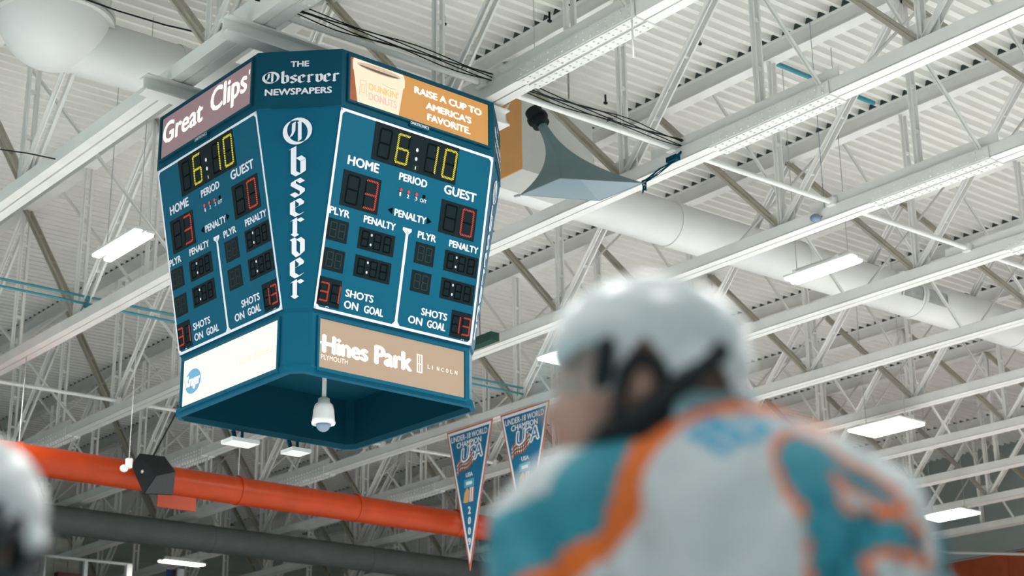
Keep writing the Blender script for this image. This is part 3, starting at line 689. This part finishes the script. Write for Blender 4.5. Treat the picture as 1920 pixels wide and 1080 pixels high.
# ------------------------------------------------------------------ horn loudspeaker, box, sign
t = thing('horn_loudspeaker', 'big grey flared horn loudspeaker right of the scoreboard', 'speaker', (16.8, 19.2, ZC + 11.4)); b0 = V(t.location)
c1, c2, c3, c4 = on_x(974, 366, 16.6) - b0, on_x(1050, 334, 16.6) - b0, on_x(1208, 343, 17.4) - b0, on_x(1124, 377, 17.4) - b0
ap = on_x(1014, 232, 16.75) - b0
mb = MB(); cen = (c1 + c2 + c3 + c4) / 4; rg = []; ri = []
for k in range(15):
    s_ = k / 14; f_ = .085 + .915 * s_ ** 2.3; ctr = ap.lerp(cen, s_ ** .92)
    q = [ctr + (c - cen) * f_ for c in (c1, c2, c3, c4)]
    rg.append(q); ri.append([ctr + (c - cen) * f_ * .955 + (cen - ap).normalized() * 0 for c in (c1, c2, c3, c4)])
mb.rings(rg, 0, False); mb.rings(ri[::-1], 1, False)
mb.rings([ri[-1], rg[-1]], 0, False)
mb.build('horn_flare', [M['horn'], M['hornin']], t)
mb = MB(); dr = (ap - cen).normalized(); mb.tube(ap - dr * .02, ap + dr * .30, .15, n=20); mb.tube(ap + dr * .10, ap + dr * .16, .18, n=20); mb.build('driver', M['black'], t)
mb = MB(); mb.tube(ap + dr * .2, ap + dr * .2 + V((0, 0, 2.2)), .008, n=8); mb.tube(c1, c1 + V((0, .12, .02)), .025, n=8); mb.build('hanger', M['galv'], t)
t = thing('air_unit', 'large boxed air unit with an orange side behind the horn loudspeaker', 'air unit', (18.62, 21.40, ZC + 12.72))
mb = MB(); mb.box((0, 0, 0), (1.72, .9, 1.72)); mb.tube((-.7, 0, .8), (-.7, 0, 1.78), .02, n=8); mb.tube((.7, 0, .8), (.7, 0, 1.78), .02, n=8); mb.build('casing', M['grey'], t)
mb = MB(); mb.box((-.875, 0, 0), (.03, .9, 1.72)); o = mb.build('side_panel', M['tan'], t); o['label'] = 'flat orange side panel'
mb = MB(); pl = Plane((-.892, -.02, .30), (0, -1, 0), (0, 0, 1))
pl.poly(mb, [(-.3, -.20), (-.02, -.16), (.14, -.24), (.04, -.06), (.04, .08), (.16, .24), (-.02, .18), (-.3, .20)], 0, .004); mb.build('white_star', M['plastic'], o)
mb = MB(); p = on_x(900, 641, 20.9); mb.box(p, (.22, 1.0, .18)); mb.tube(p, (p.x, p.y, BZ(p.x) + DEP), .01, n=6)
tag(mb.build('green_box', M['green']), 'small dark green box on the chord right of the scoreboard bottom', 'box')

# ------------------------------------------------------------------ pennants
def pennant(ya, label, glare):
    x = TX[4]; z = BZ(x) - .02; w_, h_ = 1.86, 3.66
    t = thing('pennant', label, 'pennant', (x - .2, ya, z), 'hanging champion pennants')
    pl = Plane((0, 0, 0), (0, -1, 0), (0, 0, 1))
    def tri(mb, ins, m, hh_):
        a = ins * 1.05; hw = w_ / 2 - a * 1.03; pl.poly(mb, [(w_ / 2 - hw, -ins), (w_ / 2, -h_ + ins * 3.9), (w_ / 2 + hw, -ins)], m, hh_)
    mb = MB(); a, b = [pl.p(*q, -.012) for q in ((0, 0), (w_ / 2, -h_), (w_, 0))], [pl.p(*q, 0) for q in ((0, 0), (w_ / 2, -h_), (w_, 0))]
    mb.add(a + b, [(2, 1, 0), (3, 4, 5), (0, 1, 4, 3), (1, 2, 5, 4), (2, 0, 3, 5)], 0)
    tri(mb, .045, 1, .003); tri(mb, .115, 2, .006); mb.build('cloth', [M['penred'], M['penwhite'], M['penblue']], t)
    mb = MB()
    pl.text(mb, 'UNDER-18 WORLD', .20, -.32, 1.66, -.17, 0, .010, .02); pl.text(mb, 'CHAMPION', .42, -.50, 1.42, -.35, 0, .010, .03)
    pl.text(mb, 'USA', .79, -1.30, 1.07, -1.19, 0, .010, .03)
    if not glare:
        for i, ch in enumerate('2009'): pl.text(mb, ch, .87, -2.24 - i * .26, .985, -2.05 - i * .26, 0, .010, .04)
    mb.build('lettering', M['penwhite'], t)
    mb = MB()  # national letters over a waving flag
    for u0, u1, ch in ((.60, .94, 'U'), (.89, 1.17, 'S'), (1.12, 1.48, 'A')):
        hz = .009 if ch == 'S' else .020; pl.text(mb, ch, u0 - .02, -.93, u1 + .02, -.52, 0, hz, .07, .04, .12); pl.text(mb, ch, u0 + .035, -.88, u1 - .035, -.57, 1, hz + .004, .0, .04, .12)
    for i in range(7):
        pts = []
        for j in range(9): u = .46 + .62 * j / 8; pts.append((u, -1.17 + i * .045 + .20 * (j / 8) + .04 * math.sin(j * .9)))
        pl.stroke(mb, pts, .052, 2 if i % 2 == 0 else 0, .017)
    mb.build('flag_emblem', [M['penwhite'], M['penblue'], M['flagred']], t)
    mb = MB()
    pl.rect(mb, .72, -1.56, 1.12, -1.36, 2, .009); pl.rect(mb, .80, -1.50, 1.04, -1.42, 1, .0095); pl.poly(mb, [(.76, -1.94), (.90, -1.94), (.93, -1.66), (.84, -1.56), (.74, -1.68), (.68, -1.92)], 0, .010)
    for i in range(4): pl.poly(mb, [(.93 + .04 * i, -1.94), (.97 + .04 * i, -1.94), (1.0 + .04 * i, -1.58), (.96 + .04 * i, -1.58)], (1, 3)[i % 2], .010)
    mb.build('event_emblem', [M['gold'], M['penwhite'], M['skyprint'], M['flagred']], t)
pennant(33.14, 'blue triangular pennant dated 2009, hanging right below the scoreboard', False)
pennant(30.98, 'blue triangular pennant half hidden behind the player\'s shoulder', True)

# ------------------------------------------------------------------ far lower left: gallery, rail, grey cylinder
t = thing('gallery_rail', 'white framed gallery rail at the bottom left corner', 'railing', on_y(160, 1060, 52)); b0 = V(t.location)
mb = MB(); mb.tube(on_y(70, 1040, 52) - b0, on_y(246, 1059, 52) - b0, .05, n=8); mb.build('top_rail', M['plastic'], t)
for px, w_ in ((85, .05), (161, .12), (241, .2)):
    p = on_y(px, 1042 + (px - 85) * .105, 52) - b0; mb = MB(); mb.bar(p, p + V((0, 0, -4)), w_, w_); mb.build('post', M['plastic'], t)
mb = MB(); a, b = on_y(80, 1005, 56), on_y(152, 1018, 56); mb.box(((a.x + b.x) / 2, 56.1, a.z - 3), (b.x - a.x, .2, 6.0))
for f_ in (.35, .7): mb.box((a.x + (b.x - a.x) * f_, 55.98, a.z - 3), (.04, .04, 6))
tag(mb.build('panelled_booth', M['beige']), 'beige panelled booth behind the white gallery rail', 'booth')
mb = MB(); a, b = on_y(105, 1073, 54), on_y(215, 1082, 54); mb.box(((a.x + b.x) / 2, 54, a.z - 1), (b.x - a.x, .3, 2.0)); tag(mb.build('red_curtain', M['darkred']), 'dark red cloth behind the white gallery rail', 'curtain')
mb = MB(); p = on_y(339, 1070, 50.5); mb.bar(p + V((0, 0, .05)), p + V((0, 0, -4)), .17, .17); tag(mb.build('white_post', M['plastic']), 'white post under the far lamp at the bottom', 'post')
mb = MB(); p = on_y(319, 1082, 50.3); mb.box(p, (.30, .02, .5)); mb.box(p + V((.12, -.012, 0)), (.14, .02, .5), 1)
tag(mb.build('small_flag', [M['flagblue'], M['darkred']]), 'small red and navy flag by the white post', 'flag')
t = thing('grey_cylinder', 'dull grey long cylinder behind the orange duct along the far bay', 'duct', (14, 46, ZC + 10.05))
mb = MB(); mb.tube((0, 0, 0), (30, 0, 0), .42, n=28); mb.build('duct_pipe', M['dull'], t)  # plain dull grey cylinder across the far bay
for x in (6, 12, 18, 24):
    mb = MB(); mb.tube((x - .04, 0, 0), (x + .04, 0, 0), .435, n=28); mb.build('duct_seam', M['dull'], t)
mb = MB(); mb.path([on_x(1700, 1032, 51.5), on_x(1790, 1036, 51.5), on_x(1960, 1040, 51.5)], .05, n=8)
tag(mb.build('white_cable', M['plastic']), 'thin white pipe along the top of the orange wall at lower right', 'pipe')
def cable(name, pts, r, m, label, cat):
    mb = MB(); mb.path(pts, r, n=6); tag(mb.build(name, M[m]), label, cat)
cable('roof_cable', [on_y(130, -12, 21.2), on_y(220, 20, 21.2), on_y(310, 47, 21.2), on_y(420, 72, 21.2)], .014, 'black', 'thin dark cable running past the fat duct at the top left', 'cable')
cable('roof_cable', [on_x(-15, 278, 9.85), on_x(50, 287, 9.85), on_x(103, 298, 9.85)], .012, 'black', 'short thin dark cable above the nearest truss at the left edge', 'cable')
cable('pull_cord', [on_x(1180, -40, 13.7), on_x(1183, 0, 13.7), on_x(1188, 108, 13.7)], .014, 'plastic', 'bright white cord hanging in front of a truss at the top', 'cord')
v = ray(1452, 118); s_ = (BZ(19) + DEP - .25 - ZC) / v.z; q = v * s_; q.z += ZC
cable('roof_pipe', [q, q + V((2.9, 0, .03))], .05, 'teal', 'short dark teal pipe under the deck at the upper right', 'pipe')
mb = MB(); mb.ball(on_x(1529, 409, 21.5), (.10, .10, .07)); mb.tube(on_x(1529, 409, 21.5), on_x(1547, 405, 21.6), .015, n=6); mb.tube(on_x(1547, 405, 21.6), (21.6, on_x(1547, 405, 21.6).y, BZ(21.7) + DEP), .006, n=6)
tag(mb.build('bell_speaker', M['dome']), 'small blue grey round fitting above the chord at the right', 'fitting')
# small dark hangers left in the deck
for px, py in ((1030, 22), (1135, 180), (1311, 68), (1604, 363), (833, 26), (1006, 606)):
    y = 20.0
    v = ray(px, py); s_ = (BZ(20) + DEP - ZC) / v.z; p = V((v.x * s_, v.y * s_, 0)); p.z = BZ(p.x) + DEP
    mb = MB(); mb.tube((0, 0, .02), (0, 0, -.16), .02, n=8); mb.box((0, 0, -.16), (.07, .05, .04))
    o = mb.build('deck_hanger', M['black'], None, p); tag(o, 'tiny black hanger clip under the white roof deck', 'clip', 'black hanger clips on the roof deck')

# ------------------------------------------------------------------ hockey players
FH = V((CF.x, CF.y, 0)).normalized(); RH = V((CR.x, CR.y, 0)).normalized()
PD = 2.36
PB = FH * PD + RH * ((1300 - 960) / FPX * PD / V((ray(1300, 900).x, ray(1300, 900).y, 0)).dot(FH)); PB.z = 0
def L(px, py, dy=0.0):
    """a point of the player in his own frame: x to the side, y away from the lens, z up"""
    v = ray(px, py); h = v.dot(FH); p = v * ((PD + dy) / h); p.z += ZC
    q = p - PB; return V((q.dot(RH), q.dot(FH), p.z))
PX = 1 / 1259
def blob(name, mb, m, parent, voxel=.012, smooth=6):
    o = mb.build(name, m, None)
    r = o.modifiers.new('r', 'REMESH'); r.mode = 'VOXEL'; r.voxel_size = voxel
    s_ = o.modifiers.new('s', 'SMOOTH'); s_.iterations = smooth; s_.factor = .5
    dg = bpy.context.evaluated_depsgraph_get(); dg.update()
    me = bpy.data.meshes.new_from_object(o.evaluated_get(dg)); o.modifiers.clear(); o.data = me; me.name = name
    for p in me.polygons: p.use_smooth = True
    o.parent = parent; return o
def hand_pts(w, d, side):
    """five fingers curled from a wrist w along d"""
    w, d = V(w), V(d).normalized(); a = V((0, 1, 0)); a = (a - d * a.dot(d)).normalized(); b = d.cross(a); out = []
    for i, ln in enumerate((.075, .085, .08, .062)):
        k0 = w + d * .10 + a * (.03 - .02 * i); k1 = k0 + d * ln * .55 + b * side * .012; k2 = k1 + (d * .5 + b * side).normalized() * ln * .5; out.append((k0, k1, k2, .0095))
    k0 = w + d * .035 + a * .04; out.append((k0, k0 + d * .03 + a * .03, k0 + d * .06 + a * .035 + b * side * .02, .011)); return out, (w, w + d * .09, a)
def make_player():
    t = thing('hockey_player', 'x', 'person', PB); t.rotation_euler = (0, 0, math.atan2(RH.y, RH.x))
    hip = V((.10, .12, .96)); hz = L(1300, 900).z
    shL, shR, nk = L(1092, 1010, -.02), L(1590, 1000, .10), L(1310, 900, .06)
    eL, eR = V((shL.x - .10, -.05, shL.z - .30)), V((shR.x + .10, .10, shR.z - .30))
    wL, wR = V((eL.x - .16, .16, eL.z - .14)), V((eR.x - .10, .32, eR.z - .12))
    knL, knR, anL, anR = V((-.06, .02, .56)), V((.26, .10, .56)), V((-.02, .10, .17)), V((.28, .20, .17))
    mb = MB()  # the body: head, neck, trunk, limbs and hands in one skin
    mb.ball(L(1212, 668, 0), (.118, .083, .118)); mb.ball(L(1120, 765, .005), (.060, .058, .085)); mb.ball(L(1105, 835, .005), (.045, .044, .035))
    mb.capsule(L(1057, 745, .005), L(1036, 782, .005), .012, .017); mb.ball(L(1205, 715, -.080), (.022, .012, .034)); mb.ball(L(1205, 715, .085), (.022, .012, .034))
    mb.ball(L(1068, 712, .0), (.03, .05, .02)); mb.ball(L(1060, 825, .005), (.018, .026, .012))
    mb.capsule(L(1228, 770, .01), nk, .062, .07); mb.capsule(nk, shL, .07, .075); mb.capsule(nk, shR, .07, .075)
    mb.capsule(nk + V((0, 0, -.05)), hip + V((0, 0, .1)), .13, .13); mb.capsule(shL, shR, .09); mb.ball(hip, (.17, .13, .14))
    for s_, e_, w_, sd in ((shL, eL, wL, 1), (shR, eR, wR, 1)):
        mb.capsule(s_, e_, .058, .046); mb.capsule(e_, w_, .046, .03); d = (w_ - e_).normalized(); fs, (a, b, _) = hand_pts(w_, d, sd); mb.capsule(a, b, .03, .036)
        for k0, k1, k2, r in fs: mb.capsule(k0, k1, r + .002, r, n=10); mb.capsule(k1, k2, r, r - .001, n=10)
    for s_, kn, an in ((-1, knL, anL), (1, knR, anR)):
        mb.capsule(hip + V((s_ * .10, 0, -.03)), kn, .085, .058); mb.capsule(kn, an, .055, .04); mb.capsule(an, an + V((-.10, .06, -.09)), .04, .035)
    blob('body', mb, M['skin'], t, .009, 4)
    for dy in (-.045, .05):
        mb = MB(); mb.ball(L(1064, 722, dy * .85), (.008, .010, .0075)); mb.ball(L(1057, 722, dy * .85), (.004, .006, .006), 1); mb.build('eye', [M['eye'], M['hair']], t)
    mb = MB(); mb.ball(L(1050, 818, .005), (.012, .024, .009)); mb.build('lips', M['lip'], t)
    mb = MB(); mb.ball(L(1290, 720, .0), (.085, .082, .085)); blob('hair', mb, M['hair'], t, .01, 3)
    # jersey
    mb = MB()
    mb.ball(shL, (.122, .13, .128)); mb.ball(shR, (.128, .13, .125)); mb.ball(L(1330, 905, .03), (.15, .13, .105)); mb.ball(L(1460, 925, .06), (.15, .13, .108)); mb.ball(L(1200, 950, 0), (.14, .14, .105))
    mb.ball(L(1350, 1080, .03), (.33, .19, .24)); mb.capsule(L(1350, 1060, .04), hip + V((0, 0, .12)), .24, .25); mb.capsule(shL, L(1480, 1010, .05), .13, .14)
    mb.capsule(shL, eL, .12, .10); mb.capsule(eL, wL, .10, .08); mb.capsule(shR, eR, .12, .10); mb.capsule(eR, wR, .10, .08)
    mb.capsule(L(1255, 835, .0), L(1320, 850, .05), .078, .08)
    j = blob('jersey', mb, M['jw'], t, .0074, 12)
    me = j.data
    for m_ in ('jt', 'jo', 'jb'): me.materials.append(M[m_])
    x13, z9 = L(1300, 900).x, L(1300, 900).z
    sx = (L(1700, 900).x - L(1300, 900).x) / 400; sz = (L(1300, 700).z - L(1300, 1100).z) / 400
    def inpoly(x, y, P):
        c = False
        for (a, b), (c_, d) in zip(P, P[1:] + P[:1]):
            if (b > y) != (d > y) and x < (c_ - a) * (y - b) / (d - b) + a: c = not c
        return c
    def near(x, y, P, w_):
        best = 1e9
        for (a, b), (c_, d) in zip(P, P[1:]):
            l2 = (c_ - a) ** 2 + (d - b) ** 2; s_ = max(0, min(1, ((x - a) * (c_ - a) + (y - b) * (d - b)) / l2)); best = min(best, math.hypot(x - a - s_ * (c_ - a), y - b - s_ * (d - b)))
        return best < w_
    PIPE = [(1560, 800), (1480, 790), (1400, 782), (1315, 792), (1250, 820), (1200, 870), (1165, 935), (1150, 1000), (1120, 1045), (1050, 1090), (960, 1150)]
    SLEEVE = [(900, 1200), (900, 700), (1560, 700), (1560, 800)] + PIPE[1:] + [(960, 1200)]
    CAP = [(900, 1000), (900, 800), (1100, 800), (1115, 838), (1070, 880), (1040, 920), (1020, 955), (960, 965)]
    STEM = [(1425, 905), (1440, 872), (1475, 855), (1520, 868), (1560, 905), (1600, 915), (1640, 945), (1655, 985), (1590, 955), (1530, 925), (1515, 935), (1535, 985), (1560, 1010), (1620, 1000), (1680, 1030), (1700, 1075), (1640, 1060), (1570, 1070), (1560, 1160), (1480, 1160), (1455, 1020)]
    HOLE = [(1530, 925), (1590, 945), (1618, 985), (1570, 1003), (1545, 990)]
    B1 = [(1266, 860), (1318, 815), (1340, 822), (1350, 840), (1372, 850), (1378, 868), (1330, 912)]      # two slanted name letters and the start of a third
    H1, H2 = [(1296, 856), (1312, 842), (1322, 848), (1306, 864)], [(1320, 878), (1338, 862), (1350, 868), (1334, 888)]
    U1, U2, U3 = [(1344, 806), (1370, 802), (1424, 838), (1402, 856)], [(1366, 878), (1378, 890), (1430, 850), (1418, 836)], [(1432, 806), (1452, 800), (1478, 822), (1462, 836)]
    idx = []
    for p in me.polygons:
        c = p.center; x = 1300 + (c.x - x13) / sx; y = 900 - (c.z - z9) / sz; n = p.normal; k = 0
        back = n.y < .25
        if y > 1220: k = 1 if x < 1050 or x > 1690 else 0
        elif not back: k = 1 if (x < 1200 or x > 1560) else 0
        elif near(x, y, PIPE, 24): k = 2
        elif inpoly(x, y, CAP): k = 0
        elif inpoly(x, y, SLEEVE): k = 1
        elif inpoly(x, y, STEM): k = 1
        elif near(x, y, STEM + STEM[:1], 15): k = 2
        elif any(inpoly(x, y, q) for q in (U1, U2, U3)) or (inpoly(x, y, B1) and not inpoly(x, y, H1) and not inpoly(x, y, H2)): k = 3
        elif x > 1735 and y > 990: k = 1
        idx.append(k)
    me.polygons.foreach_set('material_index', idx)
    for v in me.vertices:  # cloth folds
        x = 1300 + (v.co.x - x13) / sx; y = 900 - (v.co.z - z9) / sz
        if y > 850:
            f1 = math.sin((x - .40 * y) / 26.0 + .6 * math.sin(y / 70)); f2 = math.sin((x + .60 * y) / 32.0 + .5 * math.sin(y / 60)); b_ = min(1, max(0, (x - 1180) / 220))
            v.co += v.normal * (.013 * (f1 * (1 - b_) + f2 * b_) * min(1, (y - 850) / 160))
    mb = MB(); mb.capsule(L(1255, 790, -.06), L(1365, 765, -.01), .045, .045); mb.capsule(L(1365, 765, -.01), L(1320, 775, .07), .045, .045); mb.capsule(L(1255, 815, -.055), L(1370, 790, -.01), .05, .05)
    blob('collar', mb, M['collar'], t, .01, 4)
    # pants, gloves, skates
    mb = MB(); mb.ball(hip + V((0, 0, -.02)), (.24, .19, .17))
    for s_, kn in ((-1, knL), (1, knR)): mb.capsule(hip + V((s_ * .11, 0, -.06)), kn + V((0, 0, .06)), .14, .11)
    blob('hockey_pants', mb, M['jt'], t, .014, 4)
    for kn, an in ((knL, anL), (knR, anR)):
        mb = MB(); mb.capsule(kn + V((0, 0, -.02)), an + V((0, 0, .04)), .085, .062); blob('sock', mb, M['jw'], t, .014, 3)
        mb = MB(); mb.capsule(an + V((.02, 0, .02)), an + V((.03, -.02, -.06)), .058, .052); mb.capsule(an + V((.02, -.01, -.07)), an + V((-.15, .09, -.085)), .046, .04); blob('skate_boot', mb, M['black'], t, .01, 3)
        mb = MB(); mb.bar(an + V((.07, -.04, -.145)), an + V((-.17, .10, -.145)), .006, .045, (.5, .87, 0)); mb.bar(an + V((.05, -.03, -.118)), an + V((-.15, .09, -.118)), .03, .025, (.5, .87, 0)); mb.build('skate_blade', M['galv'], t)
    for w_, e_ in ((wL, eL), (wR, eR)):
        d = (w_ - e_).normalized(); fs, (a, b, _) = hand_pts(w_, d, 1); mb = MB(); mb.capsule(a - d * .09, b, .062, .052)
        for k0, k1, k2, r in fs: mb.capsule(k0, k1, r + .012, r + .011, n=10); mb.capsule(k1, k2, r + .011, r + .008, n=10)
        blob('glove', mb, M['jt'], t, .008, 3)
    # helmet shell with ear opening, liner, strap, visor
    mb = MB(); hc = L(1212, 650, 0)
    mb.ball(hc, (.143, .116, .107), nu=48, nv=30); mb.ball(L(1245, 655, 0), (.128, .108, .10), nu=32, nv=20)
    for dy in (-.05, 0, .05): mb.capsule(L(1130, 578, dy), L(1330, 585, dy), .016, .016)
    mb.ball(L(1245, 585, 0), (.085, .07, .048)); mb.capsule(L(1290, 700, -.05), L(1345, 735, -.03), .06, .045); mb.capsule(L(1290, 700, .05), L(1345, 735, .03), .06, .045); mb.ball(L(1330, 690, 0), (.065, .085, .075))
    h = blob('helmet', mb, M['helmet'], t, .0045, 8); bm = bmesh.new(); bm.from_mesh(h.data)
    EDGE = [(900, 690), (1040, 690), (1108, 664), (1118, 690), (1138, 772), (1166, 772), (1170, 700), (1205, 664), (1238, 700), (1258, 745), (1290, 735), (1330, 705), (1362, 720), (1376, 765), (1500, 775)]
    kill = []
    for f in bm.faces:
        c = f.calc_center_median(); x = 1300 + (c.x - x13) / sx; y = 900 - (c.z - z9) / sz
        for (a, b), (c_, d) in zip(EDGE, EDGE[1:]):
            if a <= x < c_ and y > b + (d - b) * (x - a) / (c_ - a): kill.append(f); break
    bmesh.ops.delete(bm, geom=kill, context='FACES'); bm.to_mesh(h.data); bm.free()
    s_ = h.modifiers.new('shell', 'SOLIDIFY'); s_.thickness = .006; s_.offset = -1
    h['label'] = 'white helmet shell with ear opening'
    for dy in (-1, 1):
        mb = MB()
        for a, b in zip([(1158, 780), (1162, 735), (1174, 692), (1205, 668), (1238, 692), (1256, 740), (1250, 780)], [(1162, 735), (1174, 692), (1205, 668), (1238, 692), (1256, 740), (1250, 780), (1200, 815)]): mb.capsule(L(*a, dy * .098), L(*b, dy * .098), .0105, n=8)
        mb.build('ear_loop', M['black'], t)['label'] = 'black padded ear loop'
        mb = MB(); mb.capsule(L(1136, 650, dy * .104), L(1128, 712, dy * .094), .015, n=10); mb.build('visor_clip', M['black'], t)['label'] = 'black visor clip'
    mb = MB()
    for dy in (-1, 1):
        P = [L(1350, 660, dy * .085), L(1300, 700, dy * .10), L(1245, 745, dy * .104), L(1190, 785, dy * .098), L(1135, 812, dy * .08)]
        for a, b in zip(P, P[1:]): mb.capsule(a, b, .016, .015, n=8)
    mb.capsule(L(1135, 812, -.08), L(1100, 850, -.03), .012, n=8); mb.capsule(L(1135, 812, .08), L(1100, 850, .03), .012, n=8); mb.capsule(L(1100, 850, -.03), L(1100, 850, .03), .012, n=8)
    mb.build('chin_strap', M['black'], t)['label'] = 'black chin strap'
    mb = MB(); rg = []
    for zpy in (668, 700, 735, 770):
        c = L(1150, zpy, 0); row = []
        for i in range(15):
            a = math.radians(95 + 170 * i / 14); row.append(c + V((math.cos(a) * .115, math.sin(a) * .10, 0)))
        rg.append(row)
    mb.rings(rg, 0, True, False); v_ = mb.build('visor', M['visor'], t); v_['label'] = 'clear plastic visor'
    return t
pl1 = make_player(); pl1['label'] = 'player in white and teal jersey with orange piping and white helmet, back turned'
pl1['group'] = 'hockey players in the foreground'
pl2 = tree(pl1); pl2['label'] = 'player at the left edge with only a white helmet in the picture'
ang = math.radians(75)
c1 = PB + RH * L(1215, 680).x; c1.z = 0                 # the head's plumb point of the first player
hd = V((L(1215, 680).x, L(1215, 680).y, 0))
c2v = ray(-80, 960); c2 = c2v * (PD / c2v.dot(FH)); c2.z = 0
rz = math.atan2(RH.y, RH.x) + ang
pl2.rotation_euler = (0, 0, rz)
off = Matrix.Rotation(rz, 3, 'Z') @ hd
pl2.location = (c2.x - off.x, c2.y - off.y, L(1215, 960).z - L(1215, 680).z)
